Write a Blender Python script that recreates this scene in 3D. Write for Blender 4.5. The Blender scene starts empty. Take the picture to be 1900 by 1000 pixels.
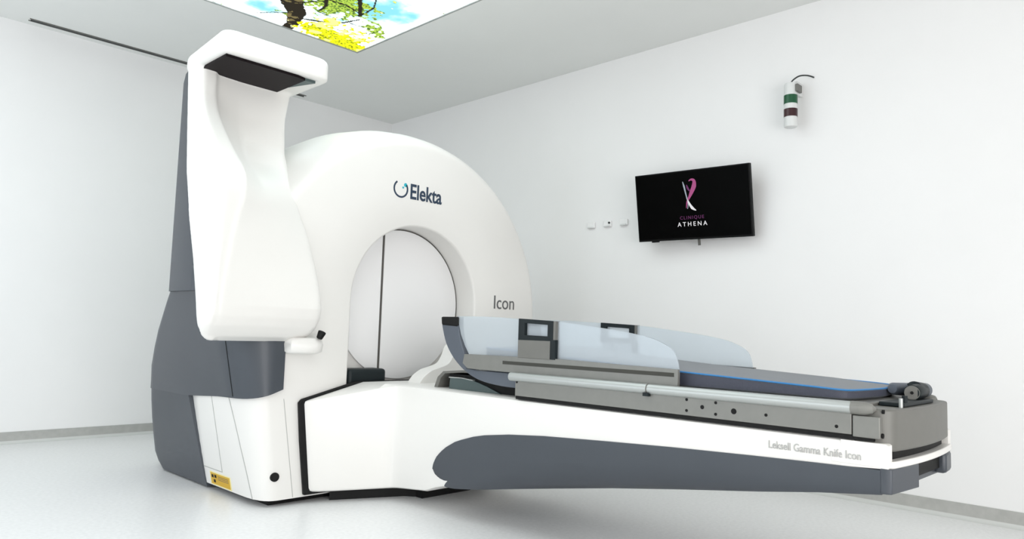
import bpy, bmesh, math, random
from mathutils import Vector, Matrix, noise
random.seed(4)
scene = bpy.context.scene
COL = scene.collection
PI = math.pi

# ------------------------------------------------------------------ camera
cam_d = bpy.data.cameras.new('camera'); cam = bpy.data.objects.new('camera', cam_d); COL.objects.link(cam)
RX = Vector((0.6971687, -0.7162082, 0.0316472))
UP = -Vector((0.0826392, 0.0364357, -0.9959133))
BK = -Vector((0.7121282, 0.6969349, 0.0845887))
mw = Matrix((RX, UP, BK)).transposed().to_4x4(); mw.translation = Vector((0, 0, 0.85))
cam.matrix_world = mw
cam_d.sensor_width = 36; cam_d.lens = 1361.61 / 1900 * 36
cam_d.clip_start = 0.02
scene.camera = cam

# ------------------------------------------------------------------ world, lights, exposure
w = bpy.data.worlds.new('world'); scene.world = w; w.use_nodes = True
w.node_tree.nodes['Background'].inputs[0].default_value = (0.80, 0.88, 1.0, 1)
w.node_tree.nodes['Background'].inputs[1].default_value = 0.5
vs = scene.view_settings
vs.view_transform = 'Standard'; vs.look = 'None'; vs.gamma = 1; vs.use_curve_mapping = False
vs.exposure = 0.16

ROOM_X0, ROOM_X1, ROOM_Y0, ROOM_Y1, ROOM_H = -1.6, 4.224, -2.4, 5.853, 2.857
PANEL = (0.50, 2.92, 1.90, 4.52)          # luminous ceiling panel x0 x1 y0 y1

def area(name, loc, rot, sx, sy, power, colr):
    l = bpy.data.lights.new(name, 'AREA'); l.shape = 'RECTANGLE'; l.size = sx; l.size_y = sy
    l.energy = power; l.color = colr
    o = bpy.data.objects.new(name, l); COL.objects.link(o); o.location = loc; o.rotation_euler = rot
    return o
# added unseen fill lights: overhead behind the camera, left side, low at the back
area('ceiling_fill', (-0.7, -0.9, ROOM_H - 0.02), (0, 0, 0), 1.2, 1.8, 24, (1, 0.98, 0.95))
area('left_fill', (-1.5, 3.4, 1.30), (0, -PI / 2, 0), 2.0, 3.6, 40, (0.84, 0.92, 1.0))
area('back_fill', (0.5, -2.3, 0.85), (PI / 2, 0, 0), 3.0, 1.5, 72, (1.0, 0.98, 0.98))

# ------------------------------------------------------------------ helpers
def mat(name, col, rough=0.5, metal=0.0, bump=0.0, bscale=60, var=0.0, vscale=8, coat=0.0, emit=None, estr=0, spec=0.5):
    m = bpy.data.materials.new(name); m.use_nodes = True
    nt = m.node_tree; b = nt.nodes['Principled BSDF']
    b.inputs['Base Color'].default_value = (*col, 1)
    b.inputs['Roughness'].default_value = rough; b.inputs['Metallic'].default_value = metal
    b.inputs['Coat Weight'].default_value = coat; b.inputs['Coat Roughness'].default_value = 0.15
    b.inputs['Specular IOR Level'].default_value = spec
    tc = nt.nodes.new('ShaderNodeTexCoord')
    if var > 0:
        n = nt.nodes.new('ShaderNodeTexNoise'); n.inputs['Scale'].default_value = vscale; n.inputs['Detail'].default_value = 4
        nt.links.new(tc.outputs['Object'], n.inputs['Vector'])
        r = nt.nodes.new('ShaderNodeValToRGB')
        r.color_ramp.elements[0].position = 0.3; r.color_ramp.elements[1].position = 0.7
        r.color_ramp.elements[0].color = (*[c * (1 - var) for c in col], 1)
        r.color_ramp.elements[1].color = (*[min(1, c * (1 + var)) for c in col], 1)
        nt.links.new(n.outputs['Fac'], r.inputs['Fac']); nt.links.new(r.outputs['Color'], b.inputs['Base Color'])
    if bump > 0:
        n2 = nt.nodes.new('ShaderNodeTexNoise'); n2.inputs['Scale'].default_value = bscale
        nt.links.new(tc.outputs['Object'], n2.inputs['Vector'])
        bp = nt.nodes.new('ShaderNodeBump'); bp.inputs['Strength'].default_value = bump; bp.inputs['Distance'].default_value = 0.01
        nt.links.new(n2.outputs['Fac'], bp.inputs['Height']); nt.links.new(bp.outputs['Normal'], b.inputs['Normal'])
    if emit:
        b.inputs['Emission Color'].default_value = (*emit, 1); b.inputs['Emission Strength'].default_value = estr
    return m

M = {}
M['wall'] = mat('wall_paint', (0.875, 0.870, 0.865), 0.6, bump=0.02, bscale=90, var=0.01, vscale=2)
M['ceil'] = mat('ceiling_paint', (0.83, 0.84, 0.82), 0.8, var=0.01, vscale=2)
M['floor'] = mat('vinyl_floor', (0.86, 0.86, 0.855), 0.33, var=0.05, vscale=60)
M['skirt'] = mat('vinyl_skirting', (0.43, 0.43, 0.41), 0.5, var=0.07, vscale=25)
M['cove'] = mat('skirting_cove', (0.62, 0.63, 0.61), 0.5)
M['white'] = mat('white_cover', (0.80, 0.785, 0.755), 0.36, coat=0.1, var=0.006, vscale=3)
M['door'] = mat('shield_door_white', (0.87, 0.865, 0.865), 0.4)
M['grey'] = mat('slate_cover', (0.048, 0.056, 0.069), 0.42, coat=0.05, var=0.03, vscale=4)
M['greylt'] = mat('slate_shell', (0.085, 0.10, 0.125), 0.4)
M['black'] = mat('black_rubber', (0.008, 0.008, 0.008), 0.6, spec=0.2)
M['dark'] = mat('dark_glass_panel', (0.009, 0.006, 0.007), 0.5, spec=0.08)
M['gap'] = mat('door_gap_grey', (0.10, 0.092, 0.085), 0.5, spec=0.2)
M['slot'] = mat('slot_shadow_grey', (0.055, 0.055, 0.048), 0.6, spec=0.2)
M['seam'] = mat('seam_shadow_grey', (0.42, 0.42, 0.40), 0.6)
M['steel'] = mat('brushed_steel', (0.20, 0.20, 0.185), 0.42, metal=0.2, var=0.03, vscale=30)
M['steeldk'] = mat('satin_steel', (0.155, 0.153, 0.14), 0.5, metal=0.15, var=0.03, vscale=20)
M['tube'] = mat('polished_tube', (0.42, 0.44, 0.43), 0.32, metal=0.4)
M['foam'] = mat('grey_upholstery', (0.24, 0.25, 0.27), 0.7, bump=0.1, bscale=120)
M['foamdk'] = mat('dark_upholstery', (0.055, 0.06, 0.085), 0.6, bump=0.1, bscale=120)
M['blue'] = mat('blue_piping', (0.04, 0.20, 0.46), 0.45)
M['teal'] = mat('teal_grey_plate', (0.06, 0.09, 0.09), 0.4)
M['hframe'] = mat('handle_black', (0.008, 0.013, 0.015), 0.5, spec=0.25)
M['logo'] = mat('logo_navy', (0.02, 0.04, 0.075), 0.5)
M['logoteal'] = mat('logo_teal', (0.02, 0.40, 0.50), 0.5)
M['text'] = mat('lettering_grey', (0.12, 0.12, 0.12), 0.5)
M['textlt'] = mat('lettering_pale_grey', (0.42, 0.42, 0.41), 0.5)
M['yellow'] = mat('sticker_yellow', (0.62, 0.37, 0.01), 0.45)
M['yellowlt'] = mat('sticker_border', (0.85, 0.76, 0.35), 0.45)
M['tv'] = mat('tv_bezel', (0.004, 0.004, 0.004), 0.55, spec=0.15)
M['screen'] = mat('tv_screen', (0.001, 0.001, 0.001), 0.35, spec=0.03)
M['scrwhite'] = mat('screen_white', (0, 0, 0), 0.5, emit=(0.9, 0.9, 0.92), estr=0.8, spec=0)
M['scrpink'] = mat('screen_pink', (0, 0, 0), 0.5, emit=(0.45, 0.11, 0.27), estr=0.8, spec=0)
M['scrpale'] = mat('screen_pale', (0, 0, 0), 0.5, emit=(0.40, 0.46, 0.52), estr=0.8, spec=0)
M['scrmag'] = mat('screen_magenta', (0, 0, 0), 0.5, emit=(0.17, 0.05, 0.15), estr=0.8, spec=0)
M['green'] = mat('green_lens', (0.0, 0.075, 0.025), 0.3)
M['red'] = mat('dark_red_lens', (0.035, 0.003, 0.006), 0.3)
M['plastic'] = mat('white_plastic', (0.72, 0.73, 0.72), 0.4)
M['vent'] = mat('vent_dark', (0.03, 0.035, 0.035), 0.6)
M['frame'] = mat('panel_frame', (0.35, 0.37, 0.36), 0.6)

def glass_mat():
    m = bpy.data.materials.new('frosted_acrylic'); m.use_nodes = True; nt = m.node_tree
    nt.nodes.remove(nt.nodes['Principled BSDF']); out = nt.nodes['Material Output']
    tr = nt.nodes.new('ShaderNodeBsdfTransparent'); tr.inputs[0].default_value = (0.95, 0.98, 1, 1)
    df = nt.nodes.new('ShaderNodeBsdfDiffuse'); df.inputs[0].default_value = (0.80, 0.84, 0.88, 1)
    tl = nt.nodes.new('ShaderNodeBsdfTranslucent'); tl.inputs[0].default_value = (0.85, 0.92, 0.97, 1)
    gl = nt.nodes.new('ShaderNodeBsdfGlossy'); gl.inputs['Roughness'].default_value = 0.08
    a = nt.nodes.new('ShaderNodeMixShader'); a.inputs[0].default_value = 0.5
    nt.links.new(df.outputs[0], a.inputs[1]); nt.links.new(tl.outputs[0], a.inputs[2])
    b = nt.nodes.new('ShaderNodeMixShader'); b.inputs[0].default_value = 0.48
    nt.links.new(tr.outputs[0], b.inputs[1]); nt.links.new(a.outputs[0], b.inputs[2])
    c = nt.nodes.new('ShaderNodeMixShader'); fr = nt.nodes.new('ShaderNodeFresnel'); fr.inputs[0].default_value = 1.25
    nt.links.new(fr.outputs[0], c.inputs[0]); nt.links.new(b.outputs[0], c.inputs[1]); nt.links.new(gl.outputs[0], c.inputs[2])
    nt.links.new(c.outputs[0], out.inputs['Surface'])
    return m
M['glass'] = glass_mat()

def tag(o, label=None, cat=None, group=None, kind=None):
    if label: o['label'] = label
    if cat: o['category'] = cat
    if group: o['group'] = group
    if kind: o['kind'] = kind
    return o

def obj(name, bm, m, parent=None, smooth=True, angle=35, bevel=0, seg=3):
    bmesh.ops.remove_doubles(bm, verts=bm.verts, dist=1e-5)
    bmesh.ops.recalc_face_normals(bm, faces=bm.faces)
    me = bpy.data.meshes.new(name); bm.to_mesh(me); bm.free()
    o = bpy.data.objects.new(name, me); COL.objects.link(o)
    me.materials.append(m)
    if smooth:
        for p in me.polygons: p.use_smooth = True
        me.set_sharp_from_angle(angle=math.radians(angle))
    if bevel:
        b = o.modifiers.new('bevel', 'BEVEL'); b.width = bevel; b.segments = seg; b.limit_method = 'ANGLE'; b.angle_limit = math.radians(40)
        b.harden_normals = False
    if parent: o.parent = parent; o.matrix_parent_inverse = parent.matrix_world.inverted()
    return o

def empty(name, loc, label, cat, group=None):
    o = bpy.data.objects.new(name, None); COL.objects.link(o); o.location = loc; o.empty_display_size = 0.1
    o.matrix_world = Matrix.Translation(loc)
    tag(o, label, cat, group); return o

def box(bm, x0, x1, y0, y1, z0, z1):
    vs_ = [bm.verts.new(p) for p in ((x0,y0,z0),(x1,y0,z0),(x1,y1,z0),(x0,y1,z0),(x0,y0,z1),(x1,y0,z1),(x1,y1,z1),(x0,y1,z1))]
    for f in ((0,3,2,1),(4,5,6,7),(0,1,5,4),(1,2,6,5),(2,3,7,6),(3,0,4,7)): bm.faces.new([vs_[i] for i in f])
    return vs_

def boxobj(name, x0, x1, y0, y1, z0, z1, m, parent=None, bevel=0, seg=3):
    bm = bmesh.new(); box(bm, x0, x1, y0, y1, z0, z1); return obj(name, bm, m, parent, bevel=bevel, seg=seg)

def loft(bm, rings, cap0=True, cap1=True, closed=True):
    R = [[bm.verts.new(p) for p in r] for r in rings]
    n = len(rings[0])
    for a, b in zip(R, R[1:]):
        for i in range(n if closed else n - 1):
            j = (i + 1) % n
            try: bm.faces.new((a[i], a[j], b[j], b[i]))
            except ValueError: pass
    if closed and cap0: bm.faces.new(list(reversed(R[0])))
    if closed and cap1: bm.faces.new(R[-1])
    return R

def prism(name, pts, axis, a, b, m, parent=None, bevel=0, seg=2):
    """pts: 2-D outline in the two axes other than `axis`; extruded from a to b."""
    def P3(p, c):
        if axis == 0: return (c, p[0], p[1])
        if axis == 1: return (p[0], c, p[1])
        return (p[0], p[1], c)
    bm = bmesh.new(); loft(bm, [[P3(p, a) for p in pts], [P3(p, b) for p in pts]])
    return obj(name, bm, m, parent, bevel=bevel, seg=seg)

def tube(bm, pts, r, n=16, cap=True):
    pts = [Vector(p) for p in pts]; rings = []
    for i, p in enumerate(pts):
        d = (pts[min(i + 1, len(pts) - 1)] - pts[max(i - 1, 0)]).normalized()
        u = d.cross(Vector((0, 0, 1)));
        if u.length < 0.1: u = d.cross(Vector((0, 1, 0)))
        u.normalize(); v = u.cross(d).normalized()
        rr = r[i] if isinstance(r, (list, tuple)) else r
        rings.append([p + u * math.cos(2*PI*k/n) * rr + v * math.sin(2*PI*k/n) * rr for k in range(n)])
    loft(bm, rings, cap, cap)

def cyl(name, p0, p1, r, m, parent=None, n=24, bevel=0):
    bm = bmesh.new(); tube(bm, [p0, p1], r, n); return obj(name, bm, m, parent, bevel=bevel)

def lerp(a, b, t): return a + (b - a) * t
def interp(tab, x):
    if x <= tab[0][0]: return tab[0][1]
    for (a, va), (b, vb) in zip(tab, tab[1:]):
        if x <= b: return lerp(va, vb, (x - a) / (b - a))
    return tab[-1][1]
def sstep(t): t = max(0, min(1, t)); return t * t * (3 - 2 * t)
def smoothpath(pts, n=6):
    """Catmull-Rom through the given 2-D or 3-D points"""
    P = [Vector(p) for p in pts]; out = []
    for i in range(len(P) - 1):
        p0 = P[max(i-1, 0)]; p1 = P[i]; p2 = P[i+1]; p3 = P[min(i+2, len(P)-1)]
        for k in range(n):
            t = k / n
            out.append(0.5 * ((2*p1) + (p2-p0)*t + (2*p0-5*p1+4*p2-p3)*t*t + (3*p1-p0-3*p2+p3)*t*t*t))
    out.append(P[-1]); return [tuple(p) for p in out]

def lettering(name, body, size, m, parent, origin, right, up, depth=0.001, align='LEFT', weight=0.0, sx=1.0, spacing=1.0):
    cu = bpy.data.curves.new(name, 'FONT'); cu.body = body; cu.size = size; cu.extrude = depth; cu.align_x = align
    cu.offset = weight; cu.space_character = spacing; cu.resolution_u = 4
    t = bpy.data.objects.new(name + '_tmp', cu); COL.objects.link(t)
    bpy.context.view_layer.update()
    me = bpy.data.meshes.new_from_object(t.evaluated_get(bpy.context.evaluated_depsgraph_get()))
    COL.objects.unlink(t); bpy.data.objects.remove(t)
    r = Vector(right).normalized(); u = Vector(up).normalized(); nrm = r.cross(u)
    for v in me.vertices:
        c = v.co.copy(); v.co = Vector(origin) + r * c.x * sx + u * c.y + nrm * c.z
    me.materials.clear(); me.materials.append(m)
    me.name = name
    o = bpy.data.objects.new(name, me); COL.objects.link(o)
    if parent: o.parent = parent; o.matrix_parent_inverse = parent.matrix_world.inverted()
    return o

# ------------------------------------------------------------------ room
def struct(name, *a, m=None, bevel=0):
    return tag(boxobj(name, *a, m, bevel=bevel), kind='structure')
T = 0.12
struct('floor', ROOM_X0 - T, ROOM_X1 + T, ROOM_Y0 - T, ROOM_Y1 + T, -0.1, 0, m=M['floor'])
struct('wall_left', ROOM_X0 - T, ROOM_X1 + T, ROOM_Y1, ROOM_Y1 + T, 0, ROOM_H + 0.2, m=M['wall'])
struct('wall_right', ROOM_X1, ROOM_X1 + T, ROOM_Y0, ROOM_Y1, 0, ROOM_H + 0.2, m=M['wall'])
struct('wall_back', ROOM_X0 - T, ROOM_X1 + T, ROOM_Y0 - T, ROOM_Y0, 0, ROOM_H + 0.2, m=M['wall'])
struct('wall_near', ROOM_X0 - T, ROOM_X0, ROOM_Y0, ROOM_Y1, 0, ROOM_H + 0.2, m=M['wall'])
# ceiling with the opening for the light panel
bm = bmesh.new()
x0, x1, y0, y1 = PANEL
box(bm, ROOM_X0, x0, ROOM_Y0, ROOM_Y1, ROOM_H, ROOM_H + 0.1)
box(bm, x1, ROOM_X1, ROOM_Y0, ROOM_Y1, ROOM_H, ROOM_H + 0.1)
box(bm, x0, x1, ROOM_Y0, y0, ROOM_H, ROOM_H + 0.1)
box(bm, x0, x1, y1, ROOM_Y1, ROOM_H, ROOM_H + 0.1)
tag(obj('ceiling', bm, M['ceil']), kind='structure')
# skirting: sheet vinyl carried up the wall with a lighter cove at the foot
def skirting(name, along_x):
    hb = 0.079
    prof = [(0, 0.0), (0.022, 0.0), (0.014, 0.004), (0.007, 0.012), (0.005, 0.02), (0.005, hb), (0, hb)]
    bm = bmesh.new()
    if along_x: rings = [[(x, ROOM_Y1 - d, z) for d, z in prof] for x in (ROOM_X0, ROOM_X1 - 0.001)]
    else: rings = [[(ROOM_X1 - d, y, z) for d, z in prof] for y in (ROOM_Y0, ROOM_Y1 - 0.001)]
    loft(bm, rings); o = obj(name, bm, M['skirt']); o.data.materials.append(M['cove'])
    for p in o.data.polygons:
        if p.center.z < 0.017: p.material_index = 1
    tag(o, kind='structure')
skirting('baseboard_left', True); skirting('baseboard_right', False)

# ------------------------------------------------------------------ luminous ceiling picture (sky seen through a tree)
def seg_d(p, a, b):
    ax, ay = a; bx, by = b; px, py = p
    dx, dy = bx-ax, by-ay; L = dx*dx+dy*dy
    t = max(0, min(1, ((px-ax)*dx+(py-ay)*dy)/L)) if L else 0
    return math.hypot(px-ax-dx*t, py-ay-dy*t), t
BR = [  # polyline pieces of trunk and branches: (a, b, half width a, half width b)
    ((2.36, 4.60), (2.34, 4.42), .040, .040), ((2.34, 4.42), (2.27, 4.24), .040, .060), ((2.27, 4.24), (2.14, 4.09), .060, .075), ((2.14, 4.09), (1.90, 3.80), .075, .085), ((1.90,3.80),(1.2,3.1),.085,.10),
    ((2.34, 4.30), (2.46, 4.24), .010, .012), ((2.46, 4.24), (2.56, 4.14), .012, .010), ((2.56, 4.14), (2.60, 4.02), .010, .006),
    ((2.35, 4.09), (2.34, 4.00), .010, .012), ((2.34, 4.00), (2.25, 3.85), .012, .016), ((2.25,3.85),(2.05,3.5),.016,.02),
    ((2.57, 3.97), (2.50, 3.86), .012, .013), ((2.50, 3.86), (2.42, 3.75), .013, .015), ((2.42,3.75),(2.2,3.3),.015,.02),
    ((2.55, 3.94), (2.42, 3.90), .007, .006), ((2.42, 3.90), (2.30, 3.92), .006, .008),
    ((2.57, 3.97), (2.56, 3.80), .007, .006), ((2.56, 3.80), (2.48, 3.66), .006, .004),
    ((2.28, 4.24), (2.16, 4.36), .008, .004), ((2.16, 4.36), (2.10, 4.45), .004, .003),
    ((2.35, 4.12), (2.44, 4.12), .005, .004), ((2.46, 4.24), (2.62, 4.28), .005, .003), ((2.57, 4.12), (2.72, 4.10), .005, .003),
    ((2.2, 4.1), (2.30, 3.95), .009, .006), ((2.1, 4.02), (1.9, 4.2), .02, .01), ((1.9, 4.2), (1.6, 4.3), .01, .005),
]
def picture(x, y):
    n1 = noise.fractal(Vector((x*2.2+3, y*2.2, 1.3)), 1.0, 2.0, 4)
    n2 = noise.fractal(Vector((x*9, y*9, 7.1)), 1.0, 2.0, 4)
    n3 = noise.noise(Vector((x*34, y*34, 3.3)))
    n4 = noise.noise(Vector((x*70, y*70, 9.3)))
    def blob(cx, cy, rx, ry): return math.exp(-(((x-cx)/rx)**2 + ((y-cy)/ry)**2))
    # cloud and blue sky
    b = 0.42*blob(2.45, 4.0, .32, .36) + 0.9*blob(2.07, 4.34, .12, .10) + 1.0*blob(2.62, 3.80, .17, .16) + 0.7*blob(2.80, 3.70, .06, .06) + 0.5*blob(2.2, 3.7, .2, .2) + 0.5*max(0, n1+0.05)*(1 if y < 3.4 or x < 1.8 else 0)
    b = max(0, min(1, b + 0.45*n2)); b = 1 - (1-b)**2.2
    c = Vector((2.5, 2.6, 2.6)).lerp(Vector((0.30, 0.80, 0.92)), b)
    # green-yellow fine leaves
    lf = 0.75*blob(2.45, 3.95, .22, .20) + 0.55*blob(2.75, 4.08, .12, .14) + 0.5*blob(2.25, 3.95, .2, .2) + 0.6*blob(2.84, 4.12, .06, .06) + 0.4*blob(2.25, 4.30, .10, .10) + 0.35*blob(1.6, 3.4, .6, .5)
    if lf + 0.6*n3 + 0.5*n2 > 0.60: c = Vector((0.50, 0.72, 0.10)) if n4 > -0.1 else Vector((0.12, 0.22, 0.05))
    # branches
    for a, bb, w0, w1 in BR:
        d, t = seg_d((x + 0.006*n3, y + 0.006*n4), a, bb)
        if d < lerp(w0, w1, t):
            c = Vector((0.035, 0.030, 0.022)) if (n3 + n2 < 0.35 or w0 < 0.03) else Vector((0.22, 0.18, 0.08))
    # bright yellow foreground foliage
    yl = 1.1*blob(2.50, 4.38, .14, .09) + 1.1*blob(2.66, 4.44, .15, .10) + 0.95*blob(2.85, 4.48, .12, .10) + 0.7*blob(2.50, 4.20, .08, .08) + 0.55*blob(2.68, 4.20, .09, .08) + 0.45*blob(2.83, 4.30, .1, .1)
    if yl + 0.45*n3 + 0.35*n2 > 0.50:
        k = n4 + 0.5 * n3
        c = Vector((0.95, 1.0, 0.02)) if k > -0.15 else (Vector((0.55, 0.62, 0.02)) if k > -0.4 else Vector((0.20, 0.22, 0.02)))
        if n2 > 0.25: c = Vector((1.6, 1.6, 0.35))
    elif yl + 0.6*n3 > 0.40 and n4 > 0.1: c = Vector((1.5, 1.6, 0.9))
    return c
def grid(a, fine0, b, cs, fs):
    g = [a]
    while g[-1] + cs < fine0: g.append(g[-1] + cs)
    g.append(fine0)
    k = max(1, round((b - fine0) / fs))
    return g + [fine0 + (b-fine0)*i/k for i in range(1, k+1)]
gx = grid(x0+.012, 1.7, x1-.012, .04, .006); gy = grid(y0+.012, 3.1, y1-.012, .04, .006)
panel = empty('ceiling_light_panel', ((x0+x1)/2, (y0+y1)/2, ROOM_H), 'large backlit ceiling panel printed with sky, clouds and a leafy tree', 'light panel')
verts = [(x, y, ROOM_H + 0.004) for y in gy for x in gx]
nx = len(gx)
faces = [(j*nx+i, (j+1)*nx+i, (j+1)*nx+i+1, j*nx+i+1) for j in range(len(gy)-1) for i in range(nx-1)]
me = bpy.data.meshes.new('printed_diffuser'); me.from_pydata(verts, [], faces)
ca = me.color_attributes.new('picture', 'FLOAT_COLOR', 'POINT')
buf = []
for (x, y, z) in verts:
    c = picture(x, y); buf += [c.x, c.y, c.z, 1]
ca.data.foreach_set('color', buf)
pm = bpy.data.materials.new('backlit_print'); pm.use_nodes = True; nt = pm.node_tree
nt.nodes.remove(nt.nodes['Principled BSDF'])
at = nt.nodes.new('ShaderNodeVertexColor'); at.layer_name = 'picture'
em = nt.nodes.new('ShaderNodeEmission'); em.inputs[1].default_value = 1.0
nt.links.new(at.outputs[0], em.inputs[0]); nt.links.new(em.outputs[0], nt.nodes['Material Output'].inputs['Surface'])
me.materials.append(pm)
o = bpy.data.objects.new('printed_diffuser', me); COL.objects.link(o); o.parent = panel; o.matrix_parent_inverse = panel.matrix_world.inverted()
bm = bmesh.new(); tk = .012
box(bm, x0, x1, y0, y0+tk, ROOM_H-.002, ROOM_H+.02); box(bm, x0, x1, y1-tk, y1, ROOM_H-.002, ROOM_H+.02)
box(bm, x0, x0+tk, y0+tk, y1-tk, ROOM_H-.002, ROOM_H+.02); box(bm, x1-tk, x1, y0+tk, y1-tk, ROOM_H-.002, ROOM_H+.02)
obj('panel_frame', bm, M['frame'], panel)

# linear air diffuser slot along the left wall
vent = empty('linear_vent', (2.155, 5.745, ROOM_H), 'long thin dark linear air slot in the ceiling beside the left wall', 'air vent')
boxobj('slot', 1.13, 3.19, 5.728, 5.762, ROOM_H-.004, ROOM_H-.001, M['vent'], vent)
bm = bmesh.new(); box(bm, 1.12, 3.20, 5.722, 5.728, ROOM_H-.006, ROOM_H); box(bm, 1.12, 3.20, 5.762, 5.768, ROOM_H-.006, ROOM_H)
obj('slot_trim', bm, M['steeldk'], vent)

# ------------------------------------------------------------------ gantry
CX, CZ = 2.55, 0.94
GY = 3.215
gantry = empty('radiosurgery_unit', (CX, 3.6, 0), 'huge white and slate round-topped radiosurgery machine with closed round doors', 'medical machine')
RT = [(3.215, .918), (3.218, .935), (3.226, .950), (3.240, .964), (3.26, .978), (3.30, .998), (3.36, 1.020), (3.45, 1.043), (3.6, 1.06), (3.75, 1.055), (3.88, 1.02), (3.94, .97)]
LI = [(3.215, .095), (3.218, .070), (3.226, .050), (3.24, .034), (3.26, .020), (3.30, .006), (3.36, 0), (3.94, 0)]
def side_x(y, z):                       # x of the left flank of the body
    R = interp(RT, y)
    if z >= CZ: return CX - math.sqrt(max(0, R*R - (z-CZ)**2))
    foot = 1.690 + interp(LI, y) * 0.9
    return lerp(foot, CX - R, z / CZ)
def body_ring(y, zb=0.03):
    R = interp(RT, y); pts = []
    for k in range(15): z = zb + (CZ - zb) * k / 15; pts.append((side_x(y, z), y, z))
    for k in range(49):
        a = PI - PI * k / 48; pts.append((CX + R*math.cos(a), y, CZ + R*math.sin(a)))
    for k in range(14, -1, -1): z = zb + (CZ - zb) * k / 15; pts.append((2*CX - side_x(y, z), y, z))
    return pts
HR, HZ, HX = 0.428, 0.987, 2.546
def hole_ring(y, r, zb=0.03):
    pts = []
    for k in range(15): pts.append((HX - r, y, zb + (HZ - zb) * k / 15))
    for k in range(49):
        a = PI - PI * k / 48; pts.append((HX + r*math.cos(a), y, HZ + r*math.sin(a)))
    for k in range(14, -1, -1): pts.append((HX + r, y, zb + (HZ - zb) * k / 15))
    return pts
bm = bmesh.new()
rings = [body_ring(y) for y, _ in reversed(RT)]
fr0 = body_ring(GY); h0 = hole_ring(GY, HR + .012)
mid = [tuple(lerp(a[i], b[i], .5) for i in range(3)) for a, b in zip(fr0, h0)]
rings += [mid, h0, hole_ring(GY+.004, HR + .004), hole_ring(GY+.014, HR), hole_ring(3.375, HR)]
loft(bm, rings, closed=False)
# close the back
back = body_ring(3.94); bv = [bm.verts.new(p) for p in back]; bm.faces.new(bv)
body = obj('main_cover', bm, M['white'], gantry, angle=50)
# recessed end wall, round door leaves and the gap between them
prism('opening_backplate', [(HX-HR-.01, .03), (HX+HR+.01, .03)] + [(HX+(HR+.01)*math.cos(PI*k/40), HZ+(HR+.01)*math.sin(PI*k/40)) for k in range(41)], 1, 3.385, 3.40, M['white'], gantry)
bm = bmesh.new(); n = 72
r0, r1, ya, yb = HR-.002, HR-.008, 3.376, 3.386
loft(bm, [[(HX+r0*math.cos(a), ya, HZ+r0*math.sin(a)), (HX+r1*math.cos(a), ya, HZ+r1*math.sin(a)), (HX+r1*math.cos(a), yb, HZ+r1*math.sin(a)), (HX+r0*math.cos(a), yb, HZ+r0*math.sin(a))] for a in [math.radians(lerp(-35, 100, k/n)) for k in range(n+1)]])
obj('door_rim', bm, M['gap'], gantry)
GAPX = 2.4135
for s in (-1, 1):
    r = HR - .0085
    if s < 0:
        a0 = math.acos((GAPX - .008 - HX)/r)
        pts = [(HX + r*math.cos(a0 + (2*PI-2*a0)*k/60), HZ + r*math.sin(a0 + (2*PI-2*a0)*k/60)) for k in range(61)]
    else:
        a0 = math.acos((GAPX + .008 - HX)/r)
        pts = [(HX + r*math.cos(-a0 + 2*a0*k/60), HZ + r*math.sin(-a0 + 2*a0*k/60)) for k in range(61)]
    prism('shield_door', pts, 1, 3.372, 3.386, M['door'], gantry)
boxobj('door_gap', GAPX-.008, GAPX+.008, 3.376, 3.386, HZ-HR*.94, HZ+HR*.945, M['gap'], gantry)
# plinth
bm = bmesh.new(); loft(bm, [[(1.75, 3.27, z), (3.35, 3.27, z), (3.35, 3.9, z), (1.75, 3.9, z)] for z in (0.0, .04)]); obj('plinth', bm, M['black'], gantry)

# grey lower side cover, running back along the flank
YB = [(0.0, 4.50), (.03, 4.54), (.10, 4.58), (.25, 4.56), (.37, 4.53), (.5, 4.48), (.62, 4.42), (.72, 4.33), (.82, 4.21), (.92, 4.07), (1.0, 3.965), (1.06, 3.905), (1.12, 3.873)]
def flank(z): return lerp(1.690, 1.49, z / CZ)
bm = bmesh.new(); rings = []
for z in [0.010, .05, .1, .2, .3, .4, .5]:
    yb = interp(YB, z); xs = flank(z) - .006
    if z < .04: xs += .004
    ring = [(xs + .03, 3.853 - (.5-z)*.13, z), (xs, 3.856 - (.5-z)*.13, z)]
    ring += [(xs, lerp(3.9, yb - .16, t), z) for t in (0, .5, 1)]
    for k in range(1, 9):
        a = k / 8 * PI / 2; ring.append((xs + .13 * (1 - math.cos(a)), yb - .16 + .16 * math.sin(a), z))
    ring += [(xs + .6, yb, z), (xs + .6, 3.95, z), (xs + .2, 3.95, z)]
    rings.append(ring)
loft(bm, rings); obj('lower_side_cover', bm, M['grey'], gantry)
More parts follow.
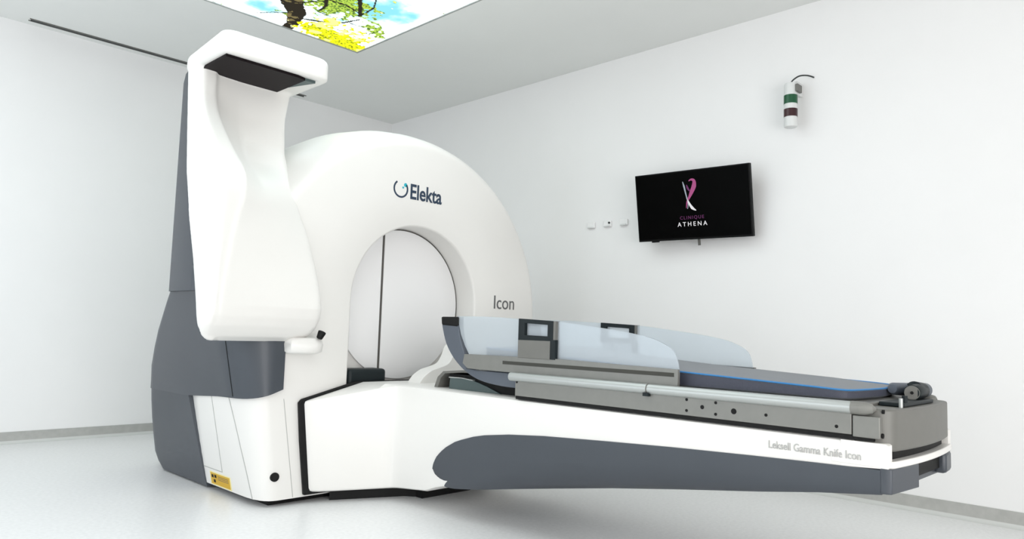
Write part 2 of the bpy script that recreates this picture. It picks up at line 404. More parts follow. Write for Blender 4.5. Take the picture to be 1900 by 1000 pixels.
# grey upper housing wrapping round the front left corner
bm = bmesh.new(); rings = []
for z in [.5001, .51, .6, .7, .8, .88, .95, 1.0, 1.03, 1.06, 1.09, 1.12]:
    yb = interp(YB, z); xs = flank(min(z, .95)) - .007; q = 0; rx = interp([(.7, .13), (1.12, .05)], z); ry = rx * 1.2
    if z > .95: xs = lerp(xs, 1.4405, sstep((z - .95) / .17))
    ring = [(1.755, 3.30, z), (1.755, 3.196 + q, z), (1.70, 3.192 + q, z)]
    for k in range(0, 11):
        a = k / 10 * PI / 2
        ring.append((lerp(1.69, xs + q, math.sin(a)), 3.192 + q + .22 * (1 - math.cos(a)), z))
    ring += [(xs + q, lerp(3.45, yb - ry, t), z) for t in (0, .5, 1)]
    for k in range(1, 9):
        a = k / 8 * PI / 2; ring.append((xs + q + rx * (1 - math.cos(a)), yb - ry + ry * math.sin(a), z))
    ring += [(xs + .6, yb, z), (xs + .6, 3.40, z)]
    if z < .505: ring = [(x, y, z + (.046 * max(0, (x - 1.585) / .17) ** 1.4 if y < 3.42 else -.030 * sstep((y - 3.42) / .40))) for x, y, z in ring]
    if z > .505 and z < .52: ring = [(x, y, z + (.046 * max(0, (x - 1.585) / .17) ** 1.4 if y < 3.42 else 0)) for x, y, z in ring]
    rings.append(ring)
loft(bm, rings); obj('upper_side_cover', bm, M['grey'], gantry, angle=40)
bm = bmesh.new(); rings = []
SA = math.radians(72)
for k in range(13):
    z = lerp(.508, .98, k/12); xs = flank(z) - .007
    for_x = lambda a: Vector((lerp(1.69, xs, math.sin(a)), 3.192 + .22 * (1 - math.cos(a)), z))
    p = for_x(SA); q_ = for_x(SA + .012); d = (q_ - p).normalized(); nn = Vector((-abs(d.y), -abs(d.x), 0)).normalized()
    rings.append([p + nn*.0012 - d*.0022, p + nn*.0012 + d*.0022, p - nn*.003 + d*.0022, p - nn*.003 - d*.0022])
loft(bm, rings); obj('housing_joint', bm, M['black'], gantry)
# arm mast of the same slate
bm = bmesh.new(); rings = []
for z, ins in [(1.0, 0), (1.12, 0), (1.5, 0), (1.9, 0), (2.08, 0), (2.13, .006), (2.16, .02), (2.175, .045)]:
    xa, xb, ya, yb, r = 1.44 + ins, 1.80 - ins, 3.52 + ins, 3.87 - ins, .05
    ring = []
    for cx, cy, a0 in ((xb-r, yb-r, 0), (xa+r, yb-r, 90), (xa+r, ya+r, 180), (xb-r, ya+r, 270)):
        for k in range(5):
            a = math.radians(a0 + 90*k/4); ring.append((cx + r*math.cos(a), cy + r*math.sin(a), z))
    rings.append(ring)
loft(bm, rings); obj('arm_mast', bm, M['grey'], gantry)

# thin joints between cover panels (ribbons following the flank)
def ribbon(name, pts, wdt, m, along_z=True):
    bm = bmesh.new(); rings = []
    for i, p in enumerate(pts):
        p = Vector(p); d = (Vector(pts[min(i+1, len(pts)-1)]) - Vector(pts[max(i-1, 0)])).normalized()
        nrm = Vector((-1, -.35, 0)).normalized() if name != 'front_seam' else Vector((-.1, -1, 0)).normalized()
        s = d.cross(nrm).normalized() * wdt / 2; e = nrm * .0012
        rings.append([p - s + e, p + s + e, p + s - nrm*.004, p - s - nrm*.004])
    loft(bm, rings); return obj(name, bm, m, gantry)
def zy(yf, z0, z1, n=12): return [(side_x(yf(z), z), yf(z), z) for z in [lerp(z0, z1, k/n) for k in range(n+1)]]
ribbon('panel_seam', zy(lambda z: 3.585, .496, .115), .004, M['seam'])
ribbon('panel_seam', zy(lambda z: lerp(3.30, 3.42, z/.5), .496, .032), .005, M['seam'])
ribbon('panel_seam', [(side_x(y, .115), y, .115) for y in (3.585, 3.66, 3.74, 3.80)], .004, M['seam'])
ribbon('front_seam', [(lerp(1.845, 1.77, k/8), GY, lerp(.035, .50, k/8)) for k in range(9)], .003, M['seam'])
# yellow radiation warning sticker low on the flank
def onflank(y, z, out=.0): return Vector((side_x(y, z) - out, y, z))
def sticker(name, y0_, y1_, z0_, z1_, m, out, parent):
    bm = bmesh.new(); rings = []
    for k in range(9):
        y = lerp(y0_, y1_, k/8)
        rings.append([onflank(y, z0_, out), onflank(y, z1_, out), onflank(y, z1_, -.003), onflank(y, z0_, -.003)])
    loft(bm, rings); return obj(name, bm, m, parent)
st = sticker('warning_sticker', 3.505, 3.735, .034, .100, M['yellowlt'], .0012, gantry); tag(st, 'yellow radiation warning sticker')
sticker('sticker_face', 3.514, 3.727, .039, .095, M['yellow'], .0018, st)
for (yy, zz) in ((3.705, .079), (3.672, .081), (3.686, .056)):   # trefoil blades
    sticker('trefoil_blade', yy-.011, yy+.011, zz-.008, zz+.007, M['black'], .0024, st)
for zz in (.082, .074, .066): sticker('print_line', 3.53, 3.645, zz, zz+.0025, M['gap'], .0022, st)
# cable port on the front corner
pc = Vector((1.726+.02, 3.213, .140))
px_ = cyl('round_port', pc + Vector((0, .01, 0)), pc + Vector((-.001, -.004, 0)), .021, M['black'], gantry, 28)
# maker's name and emblem on the ring front
def ringshape(name, cx, cz, r0, r1, a0, a1, y, m, parent, n=48):
    bm = bmesh.new(); rings = []
    for k in range(n+1):
        a = math.radians(lerp(a0, a1, k/n)); c, s = math.cos(a), math.sin(a)
        rings.append([(cx+r0*c, y-.001, cz+r0*s), (cx+r1*c, y-.001, cz+r1*s), (cx+r1*c, y+.002, cz+r1*s), (cx+r0*c, y+.002, cz+r0*s)])
    loft(bm, rings); return obj(name, bm, m, parent)
em_ = ringshape('emblem_ring', 2.397, 1.610, .040, .050, 125, 395, GY, M['logo'], gantry)
bm = bmesh.new()
for k_, (ex, ez, er) in enumerate(((2.428, 1.635, .011), (2.412, 1.619, .006))):
    tube(bm, [(ex, GY+.002, ez), (ex, GY-.001, ez)], er, 16)
obj('emblem_dot', bm, M['logoteal'], em_)
lettering('brand_lettering', 'Elekta', .118, M['logo'], gantry, (2.458, GY-.001, 1.566), (1, 0, 0), (0, 0, 1), weight=.0022, sx=.80)
lettering('model_lettering', 'Icon', .118, M['text'], gantry, (3.128, GY-.001, .988), (1, 0, 0), (0, 0, 1), sx=.93)

# ------------------------------------------------------------------ imaging arm: C-shaped white cover with hood
def arm_section(z):
    xl = 1.325 if z > 1.5 else lerp(1.325, 1.315, (1.5-z)/.7)
    xr = interp([(.77, 1.865), (.94, 1.872), (1.04, 1.868), (1.143, 1.855), (1.271, 1.828), (1.36, 1.803), (1.45, 1.788), (1.53, 1.790), (1.62, 1.806), (1.75, 1.812), (1.9, 1.812), (2.02, 1.83), (2.1, 1.86)], z)
    yb = interp([(.77, 3.18), (.85, 3.21), (.94, 3.235), (1.13, 3.30), (1.33, 3.385), (1.54, 3.455), (1.72, 3.48), (2.04, 3.52), (2.1, 3.53)], z)
    ybr = interp([(.77, 3.20), (1.0, 3.212), (1.25, 3.34), (1.4, 3.47), (1.5, 3.57), (2.1, 3.585)], z)
    yfr = interp([(.77, 3.20), (.79, 3.145), (.83, 3.10), (.88, 3.075), (.95, 3.065), (1.6, 3.065), (2.1, 3.065)], z)
    back_y = 3.415
    rim_y = lerp(3.36, yfr, sstep((1.95 - z) / .55))
    def scoop(s):                    # front surface depth across the width
        right = interp([(.87, 3.060), (.94, 3.070), (1.04, 3.095), (1.143, 3.125), (1.271, 3.152), (1.38, 3.187), (1.45, 3.215), (1.53, 3.268), (1.62, 3.345), (1.72, 3.400), (1.84, 3.415)], z)
        left = min(3.415, rim_y + .035 * sstep((z - 1.5) / .2))
        return lerp(left, max(right, yfr), lerp(s, min(1, s / .38) ** .8, sstep((z - 1.38) / .30)))
    rim = lerp(3.36, yfr, sstep((1.95 - z) / .55))
    ring = []
    r = .035
    ring.append((xl, yb - r, z)); ring.append((xl, (rim+yb)/2, z)); ring.append((xl, rim + .045, z)); ring.append((xl+.008, rim + .02, z)); ring.append((xl+.03, rim, z))
    xi = xl + interp([(1.0, .06), (1.3, .10), (1.40, .125), (1.50, .135), (1.62, .128), (1.80, .112), (2.1, .105)], z)
    ring.append((xi - .018, lerp(rim, min(scoop(0), rim), .3) + .004, z))
    for k in range(13):
        s = k / 12; x = lerp(xi, xr - .03, s); y = scoop(s)
        ring.append((x, y, z))
    e = scoop(1)
    ybr = max(ybr, e + .10)
    ring.append((xr - .008, e + .008, z)); ring.append((xr, e + .03, z)); ring.append((xr, ybr - .03, z)); ring.append((xr - r, ybr, z)); ring.append((xl + .13, max(ybr, yb), z)); ring.append((xl + r, yb, z))
    return ring
bm = bmesh.new()
zs = [.770, .777, .79, .81, .84, .88, .93] + [lerp(.98, 2.10, k/40) for k in range(41)]
rings = []
for z in zs:
    rg = arm_section(z)
    if z < .865:                     # round the bottom edge
        q = 1 - math.sqrt(max(0, 1 - ((.865 - z)/.0952)**2)); cx_, cy_ = 1.6, 3.18
        rg = [(lerp(x, cx_, q*.26), lerp(y, cy_, q*.25), z) for x, y, _ in rg]
    rings.append(rg)
loft(bm, rings)
# hood: rounded slab with a recess cut by construction (frame of four bars and a lid)
def rslab(bm, x0_, x1_, y0_, y1_, z0_, z1_, r, back_drop=0.0):
    rings = []
    for z, ins in ((z0_, r*.3), (z0_+r*.3, 0), (z1_-r, 0), (z1_-r*.5, r*.15), (z1_-r*.15, r*.5), (z1_, r)):
        ring = []
        xa, xb, ya, yb = x0_+ins, x1_-ins, y0_+ins, y1_-ins; rr = .045
        for cx, cy, a0 in ((xb-rr, yb-rr, 0), (xa+rr, yb-rr, 90), (xa+rr, ya+rr, 180), (xb-rr, ya+rr, 270)):
            for k in range(7):
                a = math.radians(a0 + 90*k/6); yy = cy + rr*math.sin(a)
                zz = z - back_drop * max(0, (yy - lerp(y0_, y1_, .45)) / (y1_ - y0_)) ** 1.5 * (1 if z > (z0_+z1_)/2 else 0)
                ring.append((cx + rr*math.cos(a), yy, zz))
        rings.append(ring)
    loft(bm, rings)
rslab(bm, 1.325, 1.862, 3.10, 3.535, 2.035, 2.150, .03, .11)
arm = obj('imaging_arm', bm, M['white'], gantry, angle=180)
rm = arm.modifiers.new('remesh', 'REMESH'); rm.mode = 'VOXEL'; rm.voxel_size = .009; rm.use_smooth_shade = True
sm = arm.modifiers.new('smooth', 'SMOOTH'); sm.factor = .5; sm.iterations = 3
tag(arm, 'C-shaped white imaging arm with overhanging hood')
# dark panel under the hood
prism('detector_panel', [(1.350, 3.375), (1.350, 3.128), (1.70, 3.128), (1.745, 3.14), (1.745, 3.44), (1.42, 3.44), (1.42, 3.375)], 2, 2.022, 2.06, M['dark'], arm)
prism('detector_corner', [(1.746, 3.14), (1.80, 3.14), (1.746, 3.30)], 2, 2.022, 2.06, M['teal'], arm)
# small white shelf and black stop under the arm's right foot
bm = bmesh.new(); rings = []
for z, i_ in ((.715, .02), (.725, .004), (.76, 0), (.785, .006), (.792, .02)):
    rings.append([(1.745+i_, 3.25, z)] + [(1.745+i_, 3.13+i_, z)] + [(1.86 + .065*math.sin(a) - i_, 3.165 - .065*math.cos(a) + i_, z) for a in [PI/2*k/6 for k in range(7)]] + [(1.925-i_, 3.25, z)])
loft(bm, rings); obj('arm_dock', bm, M['white'], gantry, angle=60)
bm = bmesh.new(); tube(bm, [(1.872, 3.10, .788), (1.888, 3.10, .822)], [.014, .020], 20); obj('dock_stop', bm, M['black'], gantry, bevel=.005)
# dark catch box on the gantry front above the couch foot
boxobj('catch_box', 2.128, 2.362, 3.222, 3.34, .50, .634, M['hframe'], gantry, bevel=.018)

# ------------------------------------------------------------------ couch
CC = 2.575
couch = empty('treatment_couch', (CC, 2.0, 0), 'long white and slate cantilevered treatment couch projecting from the round machine', 'treatment couch')
def mx(x): return 2*CC - x
# gasket between gantry and couch foot
prism('foot_gasket', [(1.893, .040), (1.858, .30), (1.840, .480), (1.856, .496), (2.16, .574), (mx(2.16), .574), (mx(1.856), .496), (mx(1.858), .3), (mx(1.893), .040)], 1, 3.192, 3.2135, M['black'], couch, bevel=.005)
HWT = [(.690, .285), (.695, .305), (.72, .322), (1.2, .322), (2.6, .312), (2.80, .310), (2.93, .313), (2.98, .318), (3.0, .330), (3.02, .360), (3.04, .398), (3.16, .645), (3.176, .672), (3.186, .684), (3.196, .690), (3.21, .693)]
def beam_ring(y, zt, zb, hw, zs_, r=.018, rb=.03, low=0.0):
    """zt: crown height, zs_: shoulder height, zb: bottom"""
    ring = []
    pts = []
    top_in = max(.26, hw*.55) if hw > .4 else hw - .05
    pts.append((0, zt)); pts.append((top_in*.6, zt)); pts.append((top_in, zt))
    pts.append((hw - r, zs_)); pts.append((hw - r*.3, zs_ - r*.3)); pts.append((hw, zs_ - r))
    pts.append((hw, lerp(zs_ - r, zb + rb, .5)))
    pts.append((hw, zb + rb)); pts.append((hw - rb*.3, zb + rb*.3)); pts.append((hw - rb, zb)); pts.append((hw*.5, zb)); pts.append((0, zb))
    sc = max(0, (hw - .32) / .36)
    pts = [(x + (lerp(-.028, .022, max(0, min(1, (z - .06) / .43))) * sc if x > hw * .8 else 0), z) for x, z in pts]
    L = [(CC - x, y, z) for x, z in pts]; Rr = [(CC + x, y, z) for x, z in reversed(pts[1:-1])]
    return L + Rr
ZB = [(.69, .50), (.9, .490), (1.10, .483), (1.5, .464), (2.0, .436), (2.3, .41), (2.45, .38), (2.6, .30), (2.66, .12), (2.75, .085), (3.0, .058), (3.2, .052)]
bm = bmesh.new(); rings = []
for y in [3.205, 3.198, 3.192, 3.183, 3.17, 3.135, 3.09, 3.06, 3.04, 3.02, 3.0, 2.98, 2.93, 2.87, 2.8, 2.75, 2.70, 2.66, 2.60, 2.5, 2.4, 2.2, 2.0, 1.7, 1.4, 1.1, .9, .80]:
    hw = interp(HWT, y); t = sstep((y - 2.98) / .2)
    zt = .570; zs_ = lerp(.568, .492, max(0, (hw - .32)/.36)) ; zb = interp([(.7,.47),(1.0, .455),(2.0, .33),(2.35, .25), (2.50, .20), (2.56, .15), (2.62, .122), (2.67, .115), (2.75, .085), (3.0, .060), (3.2, .052)], y)
    rings.append(beam_ring(y, zt, zb, hw, zs_, rb=.02))

# smooth the longitudinal profile near the flare
loft(bm, rings); bmod = obj('beam_cover', bm, M['white'], couch, angle=28)
# slate underside cover: side zone follows the white edge
bm = bmesh.new(); rings = []
GT = [(.66, .497), (.9, .490), (1.10, .483), (1.5, .466), (2.0, .436), (2.2, .418), (2.35, .397), (2.45, .376), (2.54, .345), (2.6, .314), (2.64, .286), (2.665, .262), (2.68, .240), (2.688, .222), (2.692, .202)]
GB = [(.66, .432), (.9, .400), (1.1, .366), (1.4, .318), (1.7, .270), (2.0, .218), (2.2, .185), (2.4, .152), (2.55, .132), (2.60, .130), (2.63, .137), (2.655, .149), (2.675, .165), (2.686, .181), (2.692, .200)]
for y in [2.692, 2.6905, 2.688, 2.683, 2.675, 2.665, 2.65, 2.63, 2.6, 2.57, 2.54, 2.5, 2.42, 2.35, 2.2, 2.0, 1.7, 1.4, 1.1, .9, .72]:
    zt, zb = interp(GT, y), interp(GB, y); hw = interp(HWT, y) + .004 + (0 if y > .73 else .001)
    h_ = zt - zb; cf = lerp(1, .15, sstep((y - 2.0) / .5)) * lerp(.12, 1, sstep((y - .75) / .9))
    pts = [(0, zt), (hw - .01, zt), (hw, zt - min(.002, h_*.1)), (hw, lerp(zt, zb, .45)), (hw - .012*cf, lerp(zt, zb, .72)), (hw - .035*cf, lerp(zt, zb, .90)), (hw - .07*cf, zb), (0, zb)]
    rings.append([(CC - x, y, z) for x, z in pts] + [(CC + x, y, z) for x, z in reversed(pts[1:-1])])
loft(bm, rings); obj('underside_cover', bm, M['grey'], couch, angle=30)
for s_ in (-1, 1):
    prism('end_cheek', [(.83, .490), (.70, .498), (.70, .562), (.706, .566), (.83, .566)], 0, CC + s_*.3222, CC + s_*.290, M['white'], couch)
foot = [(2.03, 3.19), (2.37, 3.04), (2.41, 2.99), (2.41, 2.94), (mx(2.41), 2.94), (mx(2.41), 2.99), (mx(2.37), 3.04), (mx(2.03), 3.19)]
prism('foot_shade_plinth', foot, 2, 0.0, .07, M['black'], couch)  # inset base, black to stand in for the shadow under the couch foot
# foot-end lip: thin white shelf following the rounded end
def end_outline(hw, y_end, bulge, rc, ystart):
    pts = [(-hw, ystart)]
    for k in range(7):
        a = PI/2*k/6; pts.append((-hw + rc*(1-math.cos(a)), y_end + bulge + rc - rc*math.sin(a) - 0))
    for k in range(1, 12):
        u = -1 + 2*k/12; pts.append((u*(hw-rc), y_end + bulge*u*u))
    for k in range(7):
        a = PI/2*(1-k/6); pts.append((hw - rc*(1-math.cos(a)), y_end + bulge + rc - rc*math.sin(a)))
    pts.append((hw, ystart)); return [(CC + a, b) for a, b in pts]
prism('end_lip', end_outline(.323, .672, .018, .035, .86), 2, .497, .517, M['white'], couch, bevel=.004)
lipgap = prism('end_gap', end_outline(.298, .700, .015, .03, .86), 2, .517, .545, M['black'], couch)
prism('end_shell', end_outline(.304, .675, .018, .05, .80), 2, .542, .662, M['steeldk'], couch, bevel=.006)
# slate foot end with its notch
prism('end_skirt', [(CC-.326, .722), (CC-.326, .705), (CC-.318, .692), (CC-.125, .676), (CC-.125, .722)], 2, .428, .498, M['grey'], couch, bevel=.003)
prism('end_skirt', [(CC+.318, .80), (CC+.318, .71), (CC+.29, .692), (CC+.20, .684), (CC+.20, .722)], 2, .428, .498, M['grey'], couch, bevel=.012)
boxobj('end_socket', CC-.125, CC+.215, .705, .722, .446, .498, M['black'], couch)
# upper carriage body between the rails
boxobj('carriage', CC-.285, CC+.285, .775, 2.20, .565, .672, M['steeldk'], couch, bevel=.004)
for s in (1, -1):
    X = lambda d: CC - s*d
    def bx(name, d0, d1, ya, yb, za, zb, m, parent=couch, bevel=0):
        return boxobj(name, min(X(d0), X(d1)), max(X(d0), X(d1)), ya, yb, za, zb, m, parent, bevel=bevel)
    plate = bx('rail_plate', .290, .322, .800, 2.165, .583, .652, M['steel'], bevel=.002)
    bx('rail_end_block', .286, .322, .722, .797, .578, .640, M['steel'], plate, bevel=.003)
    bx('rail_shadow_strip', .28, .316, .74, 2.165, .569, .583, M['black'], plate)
    bm = bmesh.new(); tube(bm, [(X(.318), .800, .661), (X(.318), 1.50, .661)], .0185, 20)
    tb = obj('side_rail', bm, M['tube'], couch)
    bm = bmesh.new(); tube(bm, [(X(.318), 1.506, .661), (X(.318), 2.195, .661)], .0185, 20); obj('rail_section', bm, M['tube'], tb)
    bm = bmesh.new(); tube(bm, [(X(.318), 1.499, .661), (X(.318), 1.507, .661)], .0165, 20); obj('rail_joint', bm, M['steeldk'], tb)
    bm = bmesh.new(); tube(bm, [(X(.316), .802, .661), (X(.316), .765, .661), (X(.312), .745, .661), (X(.306), .738, .661)], [.0195, .0195, .014, .005], 20); obj('rail_cap', bm, M['steel'], tb)
    bx('rail_clip', .300, .338, 1.492, 1.515, .636, .648, M['hframe'], tb)
    for (yy, zz, rr) in ((1.345, .637, .005), (1.345, .600, .005), (1.285, .617, .007), (1.235, .636, .005), (1.235, .598, .005), (1.170, .614, .0095), (1.060, .613, .005), (.842, .602, .005), (2.155, .640, .005)):
        cyl('bolt_hole', (X(.3215), yy, zz), (X(.3232), yy, zz), rr, M['black'], plate, 14)
    cyl('end_bolt', (X(.300), .722, .655), (X(.300), .716, .655), .006, M['black'], plate, 14)
    cyl('end_bolt', (X(.306), .7225, .587), (X(.306), .717, .587), .007, M['black'], plate, 14)
    # upper slotted plate carrying the acrylic side panel
    up = prism('slotted_plate', [(1.395, .676), (1.395, .736), (1.98, .746), (2.515, .742), (2.525, .70), (2.49, .678), (2.0, .672)], 0, X(.285), X(.300), M['steel'], couch, bevel=.001)
    bx('slot_line', .2995, .3015, 1.410, 2.265, .7095, .7235, M['slot'], up, bevel=.0004)
    bx('slot_line', .2995, .3008, 1.40, 2.50, .6745, .6765, M['hframe'], up)
    # curved slate end fin
    outer = smoothpath([(2.700, .910), (2.690, .86), (2.655, .78), (2.59, .71), (2.50, .655), (2.40, .625), (2.27, .612), (2.17, .612)])
    inner = smoothpath([(2.17, .672), (2.35, .672), (2.46, .674), (2.50, .700), (2.53, .745), (2.565, .82), (2.585, .91)])
    fin = prism('end_fin', [p[:2] for p in outer + inner], 0, X(.255), X(.288) if s > 0 else X(.288), M['greylt'], couch, bevel=.002)
    capo = [(2.578, .912), (2.700, .912), (2.694, .872), (2.577, .866)]
    prism('fin_cap', capo, 0, X(.250), X(.293), M['black'], fin, bevel=.008, seg=3)
    # acrylic side panel
    top = smoothpath([(2.590, .915), (2.38, .914), (2.174, .906), (1.98, .899), (1.746, .876), (1.60, .858), (1.50, .838), (1.43, .806), (1.408, .77), (1.400, .735)])
    bot = [(1.98, .745), (2.50, .741), (2.53, .78), (2.56, .83)]
    prism('side_shield', [p[:2] for p in top] + bot, 0, X(.2795), X(.2845), M['glass'], couch)
    # handle block in the panel: lower post, open frame
    post = bx('handle_post', .2848, .304, 1.993, 2.174, .742, .817, M['steeldk'], bevel=.002)
    bm = bmesh.new()
    fo = [(1.980, .815), (2.176, .815), (2.176, .908), (1.980, .899)]; fi = [(2.010, .836), (2.140, .838), (2.140, .889), (2.010, .883)]
    xa, xb = X(.272), X(.302)
    loft(bm, [[(xa, *p) for p in fo], [(xb, *p) for p in fo], [(xb, *p) for p in fi], [(xa, *p) for p in fi], [(xa, *p) for p in fo]], False, False)
    obj('handle_frame', bm, M['hframe'], couch, bevel=.002)
    bx('handle_side', .274, .300, 1.968, 1.979, .822, .899, M['steeldk']); bx('handle_hinge', .274, .303, 1.966, 1.992, .742, .822, M['hframe'])
# box at the head end between the beam and the fins
prism('head_frame', [(2.80, .565), (2.775, .62), (2.735, .650), (2.60, .662), (2.50, .662), (2.50, .652), (2.60, .651), (2.72, .640), (2.752, .615), (2.772, .565)], 0, CC-.235, CC+.235, M['steeldk'], couch, bevel=.001)
boxobj('head_box', CC-.218, CC+.218, 2.203, 2.70, .565, .640, M['black'], couch)
prism('head_plate', [(2.69, .570), (2.685, .622), (2.60, .624), (2.52, .618), (2.43, .597), (2.34, .571)], 0, CC-.232, CC-.222, M['teal'], couch, bevel=.001)
prism('plate_edge', [(2.69, .621), (2.60, .6235), (2.52, .6175), (2.52, .6215), (2.60, .6275), (2.69, .6265)], 0, CC-.236, CC-.221, M['tube'], couch)
# white fairing between the couch head and the opening
fo = smoothpath([(2.405, .563), (2.44, .605), (2.49, .635), (2.545, .650), (2.60, .668), (2.63, .705), (2.655, .76), (2.70, .80)])
prism('head_fairing', [p[:2] for p in fo] + [(2.92, .80), (2.92, .563)], 1, 3.00, 3.10, M['white'], couch, bevel=.012, seg=4)
# product lettering on the beam side
lettering('beam_lettering', 'Leksell Gamma Knife Icon', .034, M['textlt'], couch, (CC-.3235, 1.052, .513), (0, -1, 0), (0, 0, 1), sx=.78, spacing=1.0)

# foot-end strap rollers
rol = empty('strap_roller', (2.62, .74, .665), 'dark strap rollers bunched on the foot end of the couch', 'roller')
bm = bmesh.new(); tube(bm, [(2.60, .735, .696), (2.605, .735, .696), (2.71, .745, .696), (2.715, .745, .696)], [.021, .025, .025, .018], 24); o_ = obj('roll', bm, M['hframe'], rol)
cyl('roll_face', (2.598, .7345, .696), (2.602, .735, .696), .0225, M['steeldk'], rol, 24)
cyl('hub', (2.595, .734, .696), (2.60, .735, .696), .005, M['black'], rol, 12)
bm = bmesh.new(); tube(bm, [(2.62, .80, .703), (2.63, .80, .703), (2.855, .765, .694), (2.87, .765, .694)], [.014, .020, .024, .016], 24); obj('roll', bm, M['greylt'], rol)
bm = bmesh.new(); tube(bm, [(2.69, .755, .702), (2.695, .755, .702), (2.77, .755, .696), (2.78, .755, .696)], [.018, .027, .027, .02], 24); obj('ribbed_roll', bm, M['hframe'], rol)
bm = bmesh.new(); box(bm, 2.40, 2.70, .70, .772, .6625, .675); obj('base_bracket', bm, M['hframe'], rol, bevel=.003)
cyl('pin', (2.385, .705, .662), (2.385, .705, .690), .006, M['tube'], rol, 12)
cyl('pin', (2.44, .71, .675), (2.44, .71, .695), .008, M['hframe'], rol, 12)

# ------------------------------------------------------------------ mattress
def matt_out(ins):
    hw = .250 - ins
    pts = [(-hw, 2.42), (-hw, 1.9), (-hw, 1.5), (-hw, 1.1)]
    pts += smoothpath([(-hw, .92), (-hw+.006, .868+ins*.5), (-hw+.035, .840+ins), (-hw+.13, .824+ins), (0, .816+ins)], 5)
    R_ = [(-a, b) for a, b in reversed(pts)]
    return [(CC + a, b) for a, b in pts + R_[1:]]
def mz(y): return interp([(.84, .704), (.92, .708), (1.4, .726), (1.76, .738), (2.1, .762), (2.42, .775)], y)
bm = bmesh.new()
o0, o1 = matt_out(.012), matt_out(0)
rings = [[(x, y, .672) for x, y in o0], [(x, y, .68) for x, y in o1], [(x, y, mz(y) - .004) for x, y in o1]]
for t in (.03, .12, .3, .6):
    rings.append([(lerp(x, CC, t), lerp(y, 1.6, t*.6), mz(y) + .018*sstep(t*2.2) + .001) for x, y in o1])
R_ = loft(bm, rings)
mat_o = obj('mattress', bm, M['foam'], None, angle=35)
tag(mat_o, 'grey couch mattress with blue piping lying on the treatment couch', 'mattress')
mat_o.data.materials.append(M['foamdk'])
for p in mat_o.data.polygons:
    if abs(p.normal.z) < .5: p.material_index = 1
bm = bmesh.new(); pth = [(x, y, mz(y) + .0005) for x, y in matt_out(-.001)]
tube(bm, pth, .0032, 8); obj('piping', bm, M['blue'], mat_o)

# ------------------------------------------------------------------ television
yaw, pit, rol_ = .068, .174, -.009
n_ = Vector((-math.cos(yaw)*math.cos(pit), -math.sin(yaw)*math.cos(pit), -math.sin(pit)))
r_ = Vector((math.sin(yaw), -math.cos(yaw), 0)); u_ = r_.cross(n_).normalized() * -1
if u_.z < 0: u_ = -u_
r2 = r_*math.cos(rol_) + u_*math.sin(rol_); u2 = u_*math.cos(rol_) - r_*math.sin(rol_)
TVC = Vector((4.065, 2.412, 1.6875)); TW = .783; TH = TW*9/16
tv = bpy.data.objects.new('television', None); COL.objects.link(tv)
tv.matrix_world = Matrix((r2, -n_, u2)).transposed().to_4x4() @ Matrix.Identity(4)
tv.matrix_world = Matrix.Translation(TVC) @ tv.matrix_world
tag(tv, 'flat black wall-mounted television showing a pink and white clinic logo', 'television')
bpy.context.view_layer.update()
def tvobj(name, bm, m, parent=tv, **k):
    o = obj(name, bm, m, None, **k); o.parent = parent
    return o
def tbox(name, x0, x1, y0, y1, z0, z1, m, **k):
    bm = bmesh.new(); box(bm, x0, x1, y0, y1, z0, z1); return tvobj(name, bm, m, **k)
tbox('bezel', -TW/2, TW/2, .0, .032, -TH/2, TH/2, M['tv'], bevel=.003)
scr = tbox('screen', -TW/2+.008, TW/2-.008, -.0012, .002, -TH/2+.012, TH/2-.008, M['screen'])
tbox('back_housing', -TW*.32, TW*.32, .03, .062, -TH*.42, TH*.25, M['tv'], bevel=.008)
tbox('sensor_bump', -.298, -.248, .002, .022, -TH/2-.008, -TH/2+.004, M['tv'], bevel=.003)
def tvstroke(name, pts, ws, m):
    bm = bmesh.new(); P_ = smoothpath([(p[0], p[1]) for p in pts], 6); k_ = len(P_) - 1; rings = []
    for i, p in enumerate(P_):
        wd = interp([(j/(len(ws)-1), v) for j, v in enumerate(ws)], i/k_)
        a = Vector(P_[max(i-1, 0)]); b = Vector(P_[min(i+1, k_)]); d = (b-a).normalized(); nn = Vector((-d.y, d.x))*wd/2
        rings.append([(p[0]-nn.x, -.0020, p[1]-nn.y), (p[0]+nn.x, -.0020, p[1]+nn.y), (p[0]+nn.x, -.001, p[1]+nn.y), (p[0]-nn.x, -.001, p[1]-nn.y)])
    loft(bm, rings); o = obj(name, bm, m, None); o.parent = scr; return o
tvstroke('logo_stroke', [(-.048, .150), (-.040, .120), (-.030, .070), (-.018, .010), (-.024, -.025)], [.003, .011, .008, .006, .003], M['scrpale'])
tvstroke('logo_stroke', [(-.026, .045), (-.012, .012), (.008, -.020), (.034, -.038)], [.003, .012, .018, .004], M['scrwhite'])
tvstroke('logo_ribbon', [(-.006, .150), (.012, .158), (.030, .148), (.028, .115), (.010, .080), (-.006, .050), (-.024, .020), (-.032, -.020)], [.004, .012, .020, .030, .026, .016, .010, .003], M['scrpink'])
tvstroke('logo_ribbon', [(-.022, .128), (-.016, .108), (-.004, .088)], [.004, .014, .008], M['scrmag'])
def tvtext(name, s, size, m, x, z, sp, wt=0.0):
    o = lettering(name, s, size, m, None, (x, -.0018, z), (1, 0, 0), (0, 0, 1), depth=.0004, align='CENTER', spacing=sp, weight=wt); o.parent = scr; return o
tvtext('logo_lettering', 'CLINIQUE', .030, M['scrmag'], .002, -.090, 1.30)
tvtext('logo_lettering', 'ATHENA', .039, M['scrwhite'], .002, -.134, 1.50, .0002)
# wall bracket (in the TV's own frame)
tbox('wall_arm', -.02, .02, .06, .13, -.06, .04, M['steeldk'])
tbox('bracket_tail', .005, .018, .055, .068, -.262, -.1, M['steeldk'])

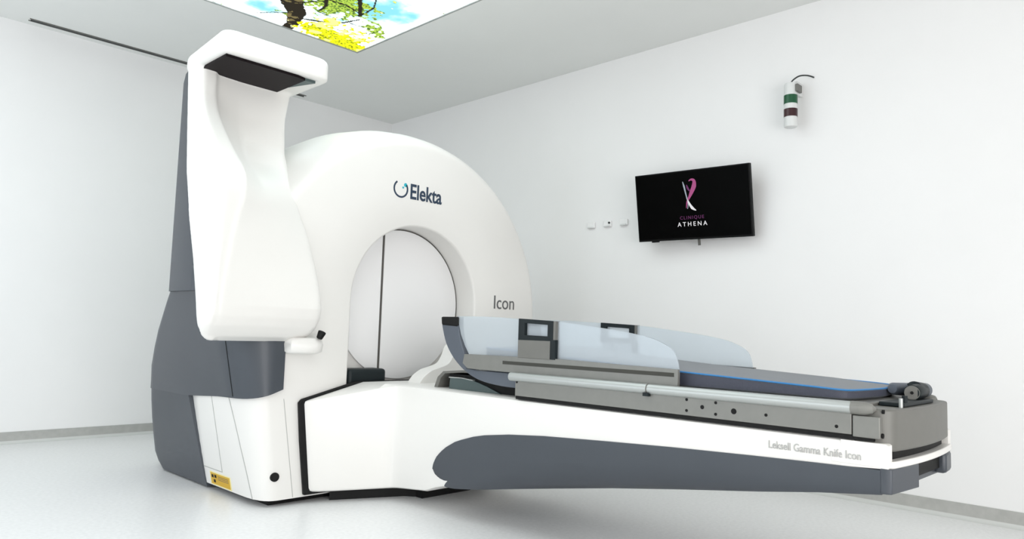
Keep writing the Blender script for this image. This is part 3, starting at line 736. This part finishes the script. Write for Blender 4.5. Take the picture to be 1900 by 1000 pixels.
# ------------------------------------------------------------------ signal lamp on the right wall
def zc(p0, p1): return p0, p1
sl = empty('signal_lamp', (4.12, 1.792, 2.09), 'small white wall signal lamp with green and dark red lens bands', 'signal lamp')
def lathe(name, prof, x, y, m, parent, n=28):
    bm = bmesh.new(); loft(bm, [[(x + r*math.cos(2*PI*k/n), y + r*math.sin(2*PI*k/n), z) for k in range(n)] for r, z in prof]); return obj(name, bm, m, parent, angle=40)
LX, LY = 4.12, 1.792; r = .037
lathe('base_tube', [(r*.75, 2.089), (r*.97, 2.093), (r, 2.10), (r, 2.151)], LX, LY, M['plastic'], sl)
lathe('red_lens', [(r*1.04, 2.151), (r*1.04, 2.198)], LX, LY, M['red'], sl)
lathe('spacer', [(r, 2.198), (r, 2.229)], LX, LY, M['plastic'], sl)
lathe('green_lens', [(r*1.04, 2.229), (r*1.04, 2.280)], LX, LY, M['green'], sl)
lathe('top_tube', [(r, 2.280), (r, 2.345), (r*.92, 2.352), (r*.5, 2.356)], LX, LY, M['plastic'], sl)
boxobj('wall_bracket', 4.145, 4.222, LY-.030, LY-.008, 2.29, 2.37, M['plastic'], sl, bevel=.005)
boxobj('bracket_clamp', 4.10, 4.16, LY-.052, LY-.035, 2.295, 2.34, M['steeldk'], sl, bevel=.004)
bm = bmesh.new(); tube(bm, smoothpath([(4.12, LY, 2.352), (4.12, LY-.015, 2.372), (4.14, LY-.045, 2.395), (4.18, LY-.075, 2.402), (4.222, LY-.095, 2.398)]), .0045, 8); obj('cable', bm, M['vent'], sl)

# ------------------------------------------------------------------ small outlets on the right wall left of the television
def outlet(y, label, first=None):
    e = empty('wall_outlet', (4.222, y, 1.64), label, 'wall outlet', 'small outlets in a row on the right wall')
    boxobj('outlet_plate', 4.207, 4.2225, y-.034, y+.034, 1.625, 1.668, M['wall'], e, bevel=.005)
    boxobj('outlet_lip', 4.199, 4.208, y-.026, y+.022, 1.624, 1.634, M['plastic'], e, bevel=.003)
    return e
a_ = outlet(3.325, 'leftmost small white outlet on the right wall beyond the couch')
b_ = outlet(3.178, 'middle small white outlet with a dark knob on the right wall')
cyl('dark_knob', (4.208, 3.155, 1.651), (4.198, 3.155, 1.651), .007, M['vent'], b_, 14)
c_ = outlet(3.035, 'small white outlet nearest the television on the right wall')
